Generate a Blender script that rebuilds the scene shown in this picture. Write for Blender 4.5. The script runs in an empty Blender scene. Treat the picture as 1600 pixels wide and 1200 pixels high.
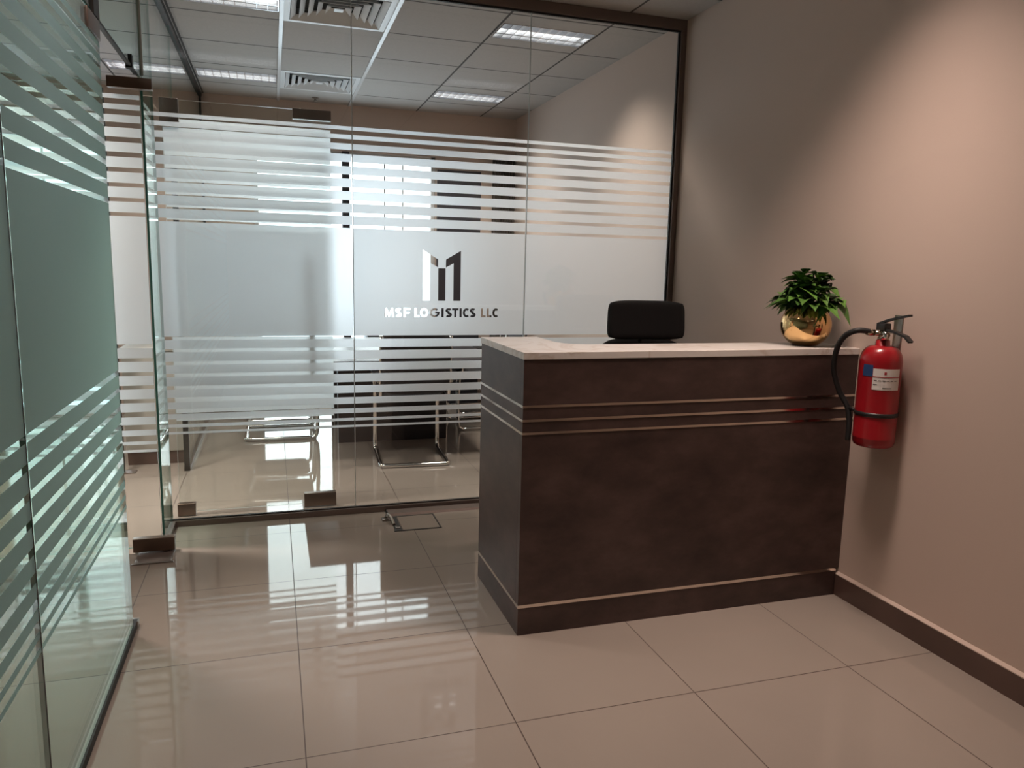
import bpy, bmesh, math, random
from mathutils import Vector, Matrix
C = bpy.context.scene
COL = C.collection
PI = math.pi

# ------------------------------------------------------------------ camera
cam_d = bpy.data.cameras.new('camera'); cam = bpy.data.objects.new('camera', cam_d); COL.objects.link(cam)
cam_d.sensor_width = 36; cam_d.lens = 1173.34 / 1600 * 36
yaw, pitch, roll = .30934, -.15546, .02346
cy, sy, cp, sp = math.cos(yaw), math.sin(yaw), math.cos(pitch), math.sin(pitch)
fv = Vector((sy*cp, cy*cp, sp)); rv = Vector((cy, -sy, 0)); uv = rv.cross(fv)
r2 = math.cos(roll)*rv + math.sin(roll)*uv; u2 = -math.sin(roll)*rv + math.cos(roll)*uv
M = Matrix((r2, u2, -fv)).transposed().to_4x4(); M.translation = (-.0548, -1.93307, 1.333)
cam.matrix_world = M
C.camera = cam
cam_d.clip_start = .02

# ------------------------------------------------------------------ world, light, exposure
W = bpy.data.worlds.new('sky'); C.world = W; W.use_nodes = True
wn = W.node_tree.nodes; wl = W.node_tree.links
bg = wn['Background']
tcw = wn.new('ShaderNodeTexCoord'); sepw = wn.new('ShaderNodeSeparateXYZ'); rw = wn.new('ShaderNodeValToRGB')
wl.new(tcw.outputs['Generated'], sepw.inputs[0]); wl.new(sepw.outputs['Z'], rw.inputs[0])
rw.color_ramp.elements[0].position = .0; rw.color_ramp.elements[0].color = (.62, .70, .80, 1)
rw.color_ramp.elements[1].position = .16; rw.color_ramp.elements[1].color = (.90, .95, 1, 1)
wl.new(rw.outputs[0], bg.inputs[0])
bg.inputs[1].default_value = 4.6
C.view_settings.view_transform = 'Standard'; C.view_settings.look = 'None'
C.view_settings.gamma = 1; C.view_settings.use_curve_mapping = False
C.view_settings.exposure = 0.17
C.cycles.use_denoising = True
C.cycles.transparent_max_bounces = 48
C.cycles.max_bounces = 14
C.cycles.diffuse_bounces = 6
C.cycles.glossy_bounces = 6
C.cycles.transmission_bounces = 10
C.cycles.caustics_reflective = False
C.cycles.caustics_refractive = False
C.cycles.sample_clamp_indirect = 6

def area(name, loc, sx, sy_, power, col, spread=PI, rot=(0, 0, 0), portal=False):
    d = bpy.data.lights.new(name, 'AREA'); d.shape = 'RECTANGLE'; d.size = sx; d.size_y = sy_
    d.energy = power; d.color = col; d.spread = spread
    if portal: d.cycles.is_portal = True
    o = bpy.data.objects.new(name, d); COL.objects.link(o); o.location = loc; o.rotation_euler = rot
    return o
LIGHT_COOL = (1, .89, .80); LIGHT_WARM = (1, .79, .69)
area('window_portal', (.61, 5.20, 1.2), 1.64, 2.3, 1, (1, 1, 1), rot=(-PI/2, 0, 0), portal=True)
area('window_portal', (-1.75, 5.20, 1.2), 1.0, 2.3, 1, (1, 1, 1), rot=(-PI/2, 0, 0), portal=True)

# ------------------------------------------------------------------ materials
def srgb(r, g, b):
    f = lambda v: ((v/255+.055)/1.055)**2.4 if v/255 > .04045 else v/255/12.92
    return (f(r), f(g), f(b), 1)
def newmat(name):
    m = bpy.data.materials.new(name); m.use_nodes = True
    nt = m.node_tree; return m, nt, nt.nodes['Principled BSDF']
def mat(name, col, rough=.5, metal=0., spec=.5, noise=None, bump=None, coat=0):
    m, nt, b = newmat(name)
    b.inputs['Base Color'].default_value = col; b.inputs['Roughness'].default_value = rough
    b.inputs['Metallic'].default_value = metal; b.inputs['Specular IOR Level'].default_value = spec
    b.inputs['Coat Weight'].default_value = coat
    tc = nt.nodes.new('ShaderNodeTexCoord')
    if noise:
        sc, amt = noise
        n = nt.nodes.new('ShaderNodeTexNoise'); n.inputs['Scale'].default_value = sc; n.inputs['Detail'].default_value = 4
        nt.links.new(tc.outputs['Object'], n.inputs['Vector'])
        r = nt.nodes.new('ShaderNodeValToRGB')
        r.color_ramp.elements[0].position = .3; r.color_ramp.elements[1].position = .7
        r.color_ramp.elements[0].color = tuple(c*(1-amt) for c in col[:3])+(1,)
        r.color_ramp.elements[1].color = tuple(min(1, c*(1+amt)) for c in col[:3])+(1,)
        nt.links.new(n.outputs['Fac'], r.inputs[0]); nt.links.new(r.outputs[0], b.inputs['Base Color'])
    if bump:
        sc, st = bump
        n = nt.nodes.new('ShaderNodeTexNoise'); n.inputs['Scale'].default_value = sc; n.inputs['Detail'].default_value = 3
        nt.links.new(tc.outputs['Object'], n.inputs['Vector'])
        bp = nt.nodes.new('ShaderNodeBump'); bp.inputs['Strength'].default_value = st; bp.inputs['Distance'].default_value = .002
        nt.links.new(n.outputs['Fac'], bp.inputs['Height']); nt.links.new(bp.outputs[0], b.inputs['Normal'])
    return m
def math_(nt, op, a, b=None, clamp=False):
    n = nt.nodes.new('ShaderNodeMath'); n.operation = op; n.use_clamp = clamp
    for i, v in enumerate((a, b)):
        if v is None: continue
        if isinstance(v, (int, float)): n.inputs[i].default_value = v
        else: nt.links.new(v, n.inputs[i])
    return n.outputs[0]
def gridmask(nt, sepo, axis, period, off, width):
    a = math_(nt, 'ADD', sepo.outputs[axis], -off + 200*period)
    m = math_(nt, 'MODULO', a, period)
    d = math_(nt, 'MINIMUM', m, math_(nt, 'SUBTRACT', period, m))
    return math_(nt, 'LESS_THAN', d, width/2)

def floor_mat():
    m, nt, b = newmat('porcelain_tile')
    tc = nt.nodes.new('ShaderNodeTexCoord'); s = nt.nodes.new('ShaderNodeSeparateXYZ')
    nt.links.new(tc.outputs['Object'], s.inputs[0])
    g = math_(nt, 'MAXIMUM', gridmask(nt, s, 'X', .6, 0, .0034), gridmask(nt, s, 'Y', .6, 0, .0034))
    n = nt.nodes.new('ShaderNodeTexNoise'); n.inputs['Scale'].default_value = 1.7; n.inputs['Detail'].default_value = 5
    nt.links.new(tc.outputs['Object'], n.inputs['Vector'])
    r = nt.nodes.new('ShaderNodeValToRGB'); r.color_ramp.elements[0].position = .3; r.color_ramp.elements[1].position = .7
    r.color_ramp.elements[0].color = (.340, .290, .250, 1); r.color_ramp.elements[1].color = (.365, .312, .268, 1)
    nt.links.new(n.outputs['Fac'], r.inputs[0])
    mx = nt.nodes.new('ShaderNodeMix'); mx.data_type = 'RGBA'
    nt.links.new(g, mx.inputs[0]); nt.links.new(r.outputs[0], mx.inputs[6]); mx.inputs[7].default_value = (.06, .035, .025, 1)
    nt.links.new(mx.outputs[2], b.inputs['Base Color'])
    ro = math_(nt, 'ADD', math_(nt, 'MULTIPLY', g, .5), .035)
    nt.links.new(ro, b.inputs['Roughness']); b.inputs['Specular IOR Level'].default_value = .75
    return m
def ceiling_mat():
    m, nt, b = newmat('mineral_fibre_tile')
    tc = nt.nodes.new('ShaderNodeTexCoord'); s = nt.nodes.new('ShaderNodeSeparateXYZ')
    nt.links.new(tc.outputs['Object'], s.inputs[0])
    g = math_(nt, 'MAXIMUM', gridmask(nt, s, 'X', .6, .03, .014), gridmask(nt, s, 'Y', .6, .47, .015))
    n = nt.nodes.new('ShaderNodeTexNoise'); n.inputs['Scale'].default_value = 60; n.inputs['Detail'].default_value = 2
    nt.links.new(tc.outputs['Object'], n.inputs['Vector'])
    r = nt.nodes.new('ShaderNodeValToRGB'); r.color_ramp.elements[0].color = (.46, .43, .405, 1); r.color_ramp.elements[1].color = (.53, .50, .47, 1)
    nt.links.new(n.outputs['Fac'], r.inputs[0])
    mx = nt.nodes.new('ShaderNodeMix'); mx.data_type = 'RGBA'
    nt.links.new(g, mx.inputs[0]); nt.links.new(r.outputs[0], mx.inputs[6]); mx.inputs[7].default_value = (.10, .09, .085, 1)
    nt.links.new(mx.outputs[2], b.inputs['Base Color']); b.inputs['Roughness'].default_value = .9
    return m
def glass_mat(name, tint, refl=1.0):
    m = bpy.data.materials.new(name); m.use_nodes = True; nt = m.node_tree; nt.nodes.clear()
    o = nt.nodes.new('ShaderNodeOutputMaterial'); t = nt.nodes.new('ShaderNodeBsdfTransparent'); g = nt.nodes.new('ShaderNodeBsdfGlossy')
    fr = nt.nodes.new('ShaderNodeFresnel'); fr.inputs[0].default_value = 1.45
    geo = nt.nodes.new('ShaderNodeNewGeometry')
    # keep the ratio the same seen from inside the slab
    mxn = nt.nodes.new('ShaderNodeMix'); mxn.data_type = 'FLOAT'; mxn.inputs[2].default_value = 1.5; mxn.inputs[3].default_value = 1/1.5
    nt.links.new(geo.outputs['Backfacing'], mxn.inputs[0]); nt.links.new(mxn.outputs[0], fr.inputs[0])
    t.inputs[0].default_value = tint; g.inputs['Roughness'].default_value = 0; g.inputs[0].default_value = (1, 1, 1, 1)
    mx = nt.nodes.new('ShaderNodeMixShader')
    # Fresnel of an equivalent air-to-glass hit whichever side is met
    lw = nt.nodes.new('ShaderNodeFresnel'); lw.inputs[0].default_value = 1.5
    nt.links.new(lw.outputs[0], mx.inputs[0]) if False else None
    dotn = nt.nodes.new('ShaderNodeVectorMath'); dotn.operation = 'DOT_PRODUCT'
    nt.links.new(geo.outputs['Normal'], dotn.inputs[0]); nt.links.new(geo.outputs['Incoming'], dotn.inputs[1])
    c = math_(nt, 'ABSOLUTE', dotn.outputs['Value'])
    k = math_(nt, 'POWER', math_(nt, 'SUBTRACT', 1.0, c, True), 5.0)
    F = math_(nt, 'ADD', math_(nt, 'MULTIPLY', k, .96*refl), .04*refl, True)
    nt.links.new(F, mx.inputs[0]); nt.links.new(t.outputs[0], mx.inputs[1]); nt.links.new(g.outputs[0], mx.inputs[2])
    nt.links.new(mx.outputs[0], o.inputs[0])
    nt.nodes.remove(fr); nt.nodes.remove(mxn); nt.nodes.remove(lw)
    return m
def film_mat(name, col, dif, trl, refr, rough=.8, ior=1.12, tcol=None):
    """sandblast film: some diffuse reflection, some diffuse transmission, the rest a soft blur of what is behind"""
    m = bpy.data.materials.new(name); m.use_nodes = True; nt = m.node_tree; nt.nodes.clear()
    o = nt.nodes.new('ShaderNodeOutputMaterial')
    d = nt.nodes.new('ShaderNodeBsdfDiffuse'); d.inputs[0].default_value = col
    t = nt.nodes.new('ShaderNodeBsdfTranslucent'); t.inputs[0].default_value = tcol or col
    r = nt.nodes.new('ShaderNodeBsdfRefraction'); r.inputs['Roughness'].default_value = rough; r.inputs['IOR'].default_value = ior
    r.inputs[0].default_value = col
    a = nt.nodes.new('ShaderNodeMixShader'); a.inputs[0].default_value = trl/(dif+trl)
    b = nt.nodes.new('ShaderNodeMixShader'); b.inputs[0].default_value = refr
    nt.links.new(d.outputs[0], a.inputs[1]); nt.links.new(t.outputs[0], a.inputs[2])
    nt.links.new(a.outputs[0], b.inputs[1]); nt.links.new(r.outputs[0], b.inputs[2]); nt.links.new(b.outputs[0], o.inputs[0])
    return m
def emit_mat(name, col, s):
    m, nt, b = newmat(name); b.inputs['Base Color'].default_value = (.8, .8, .8, 1)
    b.inputs['Emission Color'].default_value = col; b.inputs['Emission Strength'].default_value = s
    return m
def laminate_mat():
    m, nt, b = newmat('dark_brown_laminate')
    tc = nt.nodes.new('ShaderNodeTexCoord'); mp = nt.nodes.new('ShaderNodeMapping'); mp.inputs['Scale'].default_value = (1.2, 1.2, 2.2)
    nt.links.new(tc.outputs['Object'], mp.inputs[0])
    n = nt.nodes.new('ShaderNodeTexNoise'); n.inputs['Scale'].default_value = 4; n.inputs['Detail'].default_value = 9; n.inputs['Roughness'].default_value = .62
    nt.links.new(mp.outputs[0], n.inputs['Vector'])
    r = nt.nodes.new('ShaderNodeValToRGB'); e = r.color_ramp.elements
    e[0].position = .28; e[0].color = (.034, .0205, .018, 1); e[1].position = .75; e[1].color = (.102, .063, .056, 1)
    e.new(.5).color = (.062, .037, .032, 1)
    nt.links.new(n.outputs['Fac'], r.inputs[0]); nt.links.new(r.outputs[0], b.inputs['Base Color'])
    b.inputs['Roughness'].default_value = .42; b.inputs['Specular IOR Level'].default_value = .45
    return m
def marble_mat():
    m, nt, b = newmat('veined_white_marble')
    tc = nt.nodes.new('ShaderNodeTexCoord')
    n = nt.nodes.new('ShaderNodeTexNoise'); n.inputs['Scale'].default_value = 3.2; n.inputs['Detail'].default_value = 8; n.inputs['Distortion'].default_value = 1.6
    nt.links.new(tc.outputs['Object'], n.inputs['Vector'])
    r = nt.nodes.new('ShaderNodeValToRGB'); e = r.color_ramp.elements
    e[0].position = .455; e[0].color = (.74, .70, .66, 1); e[1].position = .54; e[1].color = (.74, .70, .66, 1)
    e.new(.5).color = (.62, .55, .49, 1)
    nt.links.new(n.outputs['Fac'], r.inputs[0]); nt.links.new(r.outputs[0], b.inputs['Base Color']); b.inputs['Roughness'].default_value = .28
    return m
def leaf_mat():
    m, nt, b = newmat('poinsettia_leaf')
    geo = nt.nodes.new('ShaderNodeNewGeometry')
    r = nt.nodes.new('ShaderNodeValToRGB'); e = r.color_ramp.elements
    e[0].position = 0; e[0].color = (.012, .038, .010, 1); e[1].position = 1; e[1].color = (.12, .27, .04, 1)
    nt.links.new(geo.outputs['Random Per Island'], r.inputs[0]); nt.links.new(r.outputs[0], b.inputs['Base Color'])
    b.inputs['Roughness'].default_value = .45
    return m
M_ = dict(
    floor=floor_mat(), ceil=ceiling_mat(),
    wall=mat('beige_wall_paint', (.63, .50, .425, 1), .75, bump=(260, .12)),
    base=mat('brown_skirting_tile', (.115, .070, .058, 1), .28, noise=(3, .15)),
    bronze=mat('bronze_aluminium', (.20, .155, .135, 1), .38, .5),
    dkbronze=mat('dark_gasket', (.02, .016, .014, 1), .5),
    steel=mat('brushed_steel', (.34, .30, .27, 1), .30, 1.0, bump=(400, .1)),
    chrome=mat('chrome', (.82, .80, .78, 1), .08, 1.0),
    alu=mat('satin_aluminium_inlay', (.80, .70, .62, 1), .14, 1.0),
    glass=glass_mat('clear_glass', (.965, .985, .975, 1)),
    gglass=glass_mat('green_float_glass', (.80, .93, .89, 1)),
    gedge=mat('polished_green_glass_edge', (.09, .30, .25, 1), .15),
    wedge=mat('pale_glass_joint', (.62, .66, .64, 1), .3),
    film=film_mat('frosted_window_film', (.965, .97, .985, 1), .18, .82, .38, 1.0, 1.3, (.82, .845, .89, 1)),
    gfilm=film_mat('green_tinted_frosted_film', (.52, .80, .92, 1), .42, .58, .06, .8, 1.12, (.76, .98, 1, 1)),
    lam=laminate_mat(), marble=marble_mat(),
    black=mat('black_fabric', (.018, .016, .017, 1), .85, bump=(500, .3)),
    dkfab=mat('dark_mesh_fabric', (.030, .026, .028, 1), .7, bump=(700, .4)),
    blackpl=mat('black_plastic', (.015, .014, .014, 1), .4),
    rubber=mat('black_rubber', (.012, .011, .011, 1), .6),
    gold=mat('polished_gold', (.86, .56, .26, 1), .07, 1.0),
    leaf=leaf_mat(), stem=mat('green_stem', (.06, .10, .02, 1), .6), soil=mat('dark_soil', (.03, .02, .012, 1), .95, bump=(80, .6)),
    red=mat('red_gloss_enamel', (.33, .008, .014, 1), .28, coat=.3),
    brass=mat('nickel_brass', (.55, .45, .34, 1), .25, 1.0),
    label=mat('white_paper_label', (.78, .74, .71, 1), .6), blue=mat('blue_label', (.02, .06, .18, 1), .5),
    ink=mat('grey_ink', (.12, .10, .10, 1), .7), redink=mat('red_ink', (.40, .02, .03, 1), .6),
    white=mat('white_enamel', (.80, .80, .80, 1), .35), whitegl=mat('glossy_white_grid_bar', (.80, .80, .80, 1), .22),
    louvre=mat('specular_louvre', (.80, .80, .82, 1), .18, 1.0), lampback=mat('lamp_reflector', (.55, .56, .58, 1), .3),
    tube=emit_mat('fluorescent_tube', (1, .98, .96, 1), 1.7), ventdark=mat('dark_duct', (.03, .03, .03, 1), .9),
    navy=mat('dark_wenge_veneer', (.022, .018, .022, 1), .35, noise=(6, .25)),
    dark=mat('dark_wall_panel', (.035, .035, .045, 1), .5), winframe=mat('white_window_frame', (.7, .7, .7, 1), .4),
    greypanel=mat('pale_grey_cabinet', (.48, .46, .42, 1), .5), curtain=mat('grey_brown_curtain', (.09, .075, .065, 1), .9),
    lidtile=mat('plain_beige_tile', (.355, .302, .26, 1), .06, spec=.75),
    slab=mat('plain_slab', (.3, .3, .3, 1), .9), amber=mat('brown_patch_metal', (.19, .135, .105, 1), .32, .8),
)

# ------------------------------------------------------------------ mesh helpers
class MB:
    def __init__(s): s.v = []; s.f = []; s.mi = []; s.sm = []
    def add(s, vs, fs, mi=0, smooth=False):
        o = len(s.v); s.v += [tuple(v) for v in vs]
        for f in fs: s.f.append([i+o for i in f]); s.mi.append(mi); s.sm.append(smooth)
        return s
    def box(s, a, b, mi=0, bev=0, edge=None, thin=None):
        x0, x1 = sorted((a[0], b[0])); y0, y1 = sorted((a[1], b[1])); z0, z1 = sorted((a[2], b[2]))
        if bev:
            bm = bmesh.new(); bmesh.ops.create_cube(bm, size=1)
            for v in bm.verts: v.co = Vector(((x0+x1)/2+v.co.x*(x1-x0), (y0+y1)/2+v.co.y*(y1-y0), (z0+z1)/2+v.co.z*(z1-z0)))
            bmesh.ops.bevel(bm, geom=bm.edges[:], offset=bev, segments=3, profile=.5, affect='EDGES')
            bm.verts.index_update(); s.add([v.co[:] for v in bm.verts], [[v.index for v in f.verts] for f in bm.faces], mi, True); bm.free(); return s
        vs = [(x, y, z) for x in (x0, x1) for y in (y0, y1) for z in (z0, z1)]
        fs = [((0, 1, 3, 2), 0), ((4, 6, 7, 5), 0), ((0, 4, 5, 1), 1), ((2, 3, 7, 6), 1), ((0, 2, 6, 4), 2), ((1, 5, 7, 3), 2)]
        for f, ax in fs: s.add(vs, [f], edge if (edge is not None and ax != thin) else mi)
        return s
    def tube(s, pts, r, n=10, mi=0, caps=True, smooth_path=0):
        pts = [Vector(p) for p in pts]
        if smooth_path:
            q = []
            P = [pts[0]]+pts+[pts[-1]]
            for i in range(1, len(P)-2):
                for k in range(smooth_path):
                    t = k/smooth_path; p0, p1, p2, p3 = P[i-1:i+3]
                    q.append(.5*((2*p1)+(-p0+p2)*t+(2*p0-5*p1+4*p2-p3)*t*t+(-p0+3*p1-3*p2+p3)*t**3))
            q.append(pts[-1]); pts = q
        rs = r if isinstance(r, (list, tuple)) else [r]*len(pts)
        up = None; vs = []
        for i, p in enumerate(pts):
            d = (pts[min(i+1, len(pts)-1)]-pts[max(i-1, 0)]).normalized()
            if up is None: up = d.orthogonal().normalized()
            up = (up-d*up.dot(d)).normalized(); w = d.cross(up)
            for k in range(n): a = 2*PI*k/n; vs.append(p+rs[i]*(math.cos(a)*up+math.sin(a)*w))
        fs = [(i*n+k, i*n+(k+1) % n, (i+1)*n+(k+1) % n, (i+1)*n+k) for i in range(len(pts)-1) for k in range(n)]
        s.add(vs, fs, mi, True)
        if caps: s.add(vs[:n], [list(range(n))[::-1]], mi); s.add(vs[-n:], [list(range(n))], mi)
        return s
    def lathe(s, prof, c=(0, 0, 0), n=40, mi=0):
        vs = [(c[0]+r*math.cos(2*PI*k/n), c[1]+r*math.sin(2*PI*k/n), c[2]+z) for r, z in prof for k in range(n)]
        fs = [(i*n+k, i*n+(k+1) % n, (i+1)*n+(k+1) % n, (i+1)*n+k) for i in range(len(prof)-1) for k in range(n)]
        s.add(vs, fs, mi, True); return s
    def prism(s, poly, z0, z1, mi=0, mp=None):
        n = len(poly); mp = mp or (lambda u, v, w: (u, v, w))
        vs = [mp(x, y, z0) for x, y in poly]+[mp(x, y, z1) for x, y in poly]
        s.add(vs, [list(range(n))[::-1], list(range(n, 2*n))]+[(i, (i+1) % n, n+(i+1) % n, n+i) for i in range(n)], mi); return s
    def build(s, name, mats, parent=None, origin=(0, 0, 0), bevel=0):
        me = bpy.data.meshes.new(name)
        me.from_pydata([(v[0]-origin[0], v[1]-origin[1], v[2]-origin[2]) for v in s.v], [], s.f)
        for m in (mats if isinstance(mats, (list, tuple)) else [mats]): me.materials.append(M_[m])
        for p, mi, sm in zip(me.polygons, s.mi, s.sm): p.material_index = mi; p.use_smooth = sm
        me.update()
        bm = bmesh.new(); bm.from_mesh(me); bmesh.ops.remove_doubles(bm, verts=bm.verts, dist=1e-6)
        bmesh.ops.recalc_face_normals(bm, faces=bm.faces); bm.to_mesh(me); bm.free()
        o = bpy.data.objects.new(name, me); COL.objects.link(o)
        if parent: o.parent = parent
        if origin != (0, 0, 0): o.location = origin
        if bevel:
            b = o.modifiers.new('bevel', 'BEVEL'); b.width = bevel; b.segments = 2; b.limit_method = 'ANGLE'
        return o
def box(name, a, b, m, parent=None, bev=0, **k): return MB().box(a, b, bev=bev, **k).build(name, m, parent)
def thing(name, label, cat, loc=(0, 0, 0), rz=0, group=None):
    o = bpy.data.objects.new(name, None); COL.objects.link(o); o.empty_display_size = .1
    o.location = loc; o.rotation_euler = (0, 0, rz); o['label'] = label; o['category'] = cat
    if group: o['group'] = group
    return o
def tag(o, label, cat, group=None):
    o['label'] = label; o['category'] = cat
    if group: o['group'] = group
    return o
def struct(o, label, cat): o['kind'] = 'structure'; o['label'] = label; o['category'] = cat; return o
def sthing(name, label, cat, loc=(0, 0, 0)):
    o = thing(name, label, cat, loc); o['kind'] = 'structure'; return o
def copy_tree(o, parent=None):
    c = o.copy(); COL.objects.link(c); c.parent = parent
    for ch in [x for x in bpy.data.objects if x.parent == o]: copy_tree(ch, c)
    return c

# ------------------------------------------------------------------ room shell
XR, XL, YB, YF, ZC = 2.18, -2.60, 5.13, -3.60, 2.705
XG = -.565          # line of the left glass wall
YG = 2.03           # line of the meeting room glass
struct(box('floor', (XL-.2, YF-.2, -.10), (XR+.2, YB+.2, 0), 'floor'), 'glossy beige porcelain tiled floor with thin brown joints', 'floor')
struct(box('wall_right', (XR, YF-.2, 0), (XR+.15, YB+.2, 2.95), 'wall'), 'long plain beige painted wall on the right', 'wall')
struct(box('wall_left', (XL-.15, YF-.2, 0), (XL, YB+.2, 2.95), 'wall'), 'beige wall far left beyond the glass', 'wall')
struct(box('wall_rear', (XL, YF-.15, 0), (XR, YF, 2.95), 'wall'), 'beige wall behind the viewer', 'wall')
# back wall with two openings
wx0, wx1, wz0, wz1 = -.19, 1.41, .03, 2.31
vx0, vx1 = -2.25, -1.35
mb = MB()
for a, b in (((XL, YB, 0), (vx0, YB+.14, 2.95)), ((vx1, YB, 0), (wx0, YB+.14, 2.95)), ((wx1, YB, 0), (XR, YB+.14, 2.95)),
             ((wx0, YB, wz1), (wx1, YB+.14, 2.95)), ((vx0, YB, wz1), (vx1, YB+.14, 2.95)), ((wx0, YB, 0), (wx1, YB+.14, wz0)), ((vx0, YB, 0), (vx1, YB+.14, wz0))):
    mb.box(a, b)
struct(mb.build('wall_back', 'wall'), 'beige back wall around the tall windows', 'wall')
# unseen slab added over the ceiling to block the sky light
struct(box('wall_sky_blocker', (XL-.2, YF-.2, 2.93), (XR+.2, YB+.2, 3.0), 'slab'), 'unseen slab added above the suspended ceiling to block sky light', 'light blocker')
# suspended ceiling, cells left out for the fittings
lights = [(1.23, 2.27), (1.23, 4.07), (-.57, 2.27), (-.57, 4.07), (-1.17, 4.07), (1.23, -.13), (-.57, -.13), (.03, -2.53), (-1.77, 1.67), (1.23, -2.53)]
vents = [(.03, 2.27), (.03, 4.07)]
cells = set((round(x, 2), round(y, 2)) for x, y in lights+vents)
mb = MB(); T = .012
for i in range(-5, 5):
    for j in range(-10, 12):
        x, y = round(.03+.6*i, 2), round(.47+.6*j, 2)
        if (x, y) in cells: continue
        x0, x1, y0, y1 = max(x, XL), min(x+.6, XR), max(y, YF), min(y+.6, YB)
        if x1-x0 < .01 or y1-y0 < .01: continue
        mb.add([(x0, y0, ZC), (x1, y0, ZC), (x1, y1, ZC), (x0, y1, ZC), (x0, y0, ZC+T), (x1, y0, ZC+T), (x1, y1, ZC+T), (x0, y1, ZC+T)],
               [(0, 1, 2, 3), (4, 7, 6, 5), (0, 4, 5, 1), (1, 5, 6, 2), (2, 6, 7, 3), (3, 7, 4, 0)])
me = bpy.data.meshes.new('ceiling'); me.from_pydata(mb.v, [], mb.f); me.materials.append(M_['ceil'])
co = bpy.data.objects.new('ceiling', me); COL.objects.link(co)
struct(co, 'suspended ceiling of pale square mineral fibre tiles', 'ceiling')
mb = MB()
for x in (.03, .63):
    mb.box((x-.011, YG+.04, ZC-.010), (x+.011, YB, ZC-.0005))
struct(mb.build('trim_1', 'whitegl'), 'pair of glossy white ceiling grid bars above the meeting room', 'ceiling grid')
# skirting
mb = MB(); mb.prism([(XR, 0), (XR-.013, 0), (XR-.013, .088), (XR-.004, .096), (XR, .096)], YF, YG-.03, mp=lambda u, v, w: (u, w, v))
mb.prism([(XR, .0962), (XR-.012, .0902), (XR-.0135, .0885), (XR-.0135, .092), (XR, .1)], YF, YG-.03, 1, mp=lambda u, v, w: (u, w, v))
struct(mb.build('baseboard_right', ['base', 'wall']), 'brown skirting tile along the right wall', 'skirting')
mb = MB().box((XR-.013, YG+.04, 0), (XR, YB, .092)).box((wx1, YB-.013, 0), (XR, YB, .092)).box((-1.3, YB-.013, 0), (-.25, YB, .092))
struct(mb.build('baseboard_back', 'base'), 'brown skirting inside the meeting room', 'skirting')

# ------------------------------------------------------------------ windows in the back wall
def window(n, x0, x1, verts, label, pillar=None):
    w = sthing('window_%d' % n, label, 'window', ((x0+x1)/2, YB, 0))
    loc = w.location
    f = MB(); t = .035
    f.box((x0, YB+.03, wz0), (x0+t, YB+.09, wz1)).box((x1-t, YB+.03, wz0), (x1, YB+.09, wz1))
    f.box((x0, YB+.03, wz1-t), (x1, YB+.09, wz1)).box((x0, YB+.03, wz0), (x1, YB+.09, wz0+t))
    o = f.build('window_frame', 'winframe'); o.parent = w; o.location = -loc
    for x in verts:
        o = box('mullion', (x-.006, YB+.045, wz0), (x+.006, YB+.075, wz1), 'winframe'); o.parent = w; o.location = -loc
    if pillar:
        o = box('centre_post', (pillar[0], YB+.0, wz0), (pillar[1], YB+.09, wz1), 'dark'); o.parent = w; o.location = -loc
    o = box('pane', (x0+t, YB+.056, wz0+t), (x1-t, YB+.062, wz1-t), 'glass'); o.parent = w; o.location = -loc
    return w
window(1, wx0, wx1, (.947, 1.115), 'tall bright window in the back wall of the meeting room', (.563, .628))
window(2, vx0, vx1, (-1.8,), 'tall window added in the back wall to brighten the room on the far left')  # window added to give the left room brightness
# sill-high dark wall panel and curtain to the right of the window
tag(box('back_panel', (1.425, YB-.03, .0), (1.84, YB-.004, 2.20), 'dark'), 'dark panel beside the window, floor to window head', 'panel')
mb = MB(); N = 26
pts = [(1.95+.215*i/N, YB-.045+.018*math.sin(i*1.9)) for i in range(N+1)]
mb.prism(pts+[(x, y+.012) for x, y in pts[::-1]], .02, 2.35)
tag(mb.build('curtain', 'curtain'), 'brown curtain hanging in the far right corner of the meeting room', 'curtain')

# ------------------------------------------------------------------ frosted film
STR = [(2.003, 1.985), (1.963, 1.942), (1.92, 1.89), (1.869, 1.831), (1.81, 1.77), (1.75, 1.707), (1.688, 1.644), (1.627, 1.583), (1.566, 1.522),
       (1.506, .957), (.94, .896), (.88, .834), (.817, .774), (.757, .713), (.695, .655), (.632, .597), (.573, .547), (.521, .506), (.483, .471)]
def stroke(pts, w, closed=False):
    """outline of a constant-width stroke, mitred"""
    n = len(pts); L = []; R = []
    for i in range(n):
        p = Vector(pts[i])
        a = Vector(pts[i-1]) if (i > 0 or closed) else None
        b = Vector(pts[(i+1) % n]) if (i < n-1 or closed) else None
        d1 = (p-a).normalized() if a is not None else None; d2 = (b-p).normalized() if b is not None else None
        if d1 is None: d1 = d2
        if d2 is None: d2 = d1
        n1 = Vector((-d1.y, d1.x)); n2 = Vector((-d2.y, d2.x)); m = (n1+n2)
        m = m/ max(.2, (1+n1.dot(n2))); L.append(p+m*w/2); R.append(p-m*w/2)
    if closed: return [L, R]
    return [L+R[::-1]]
def arc(cx, cy, rx, ry, a0, a1, n=14): return [(cx+rx*math.cos(math.radians(a0+(a1-a0)*i/n)), cy+ry*math.sin(math.radians(a0+(a1-a0)*i/n))) for i in range(n+1)]
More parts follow.
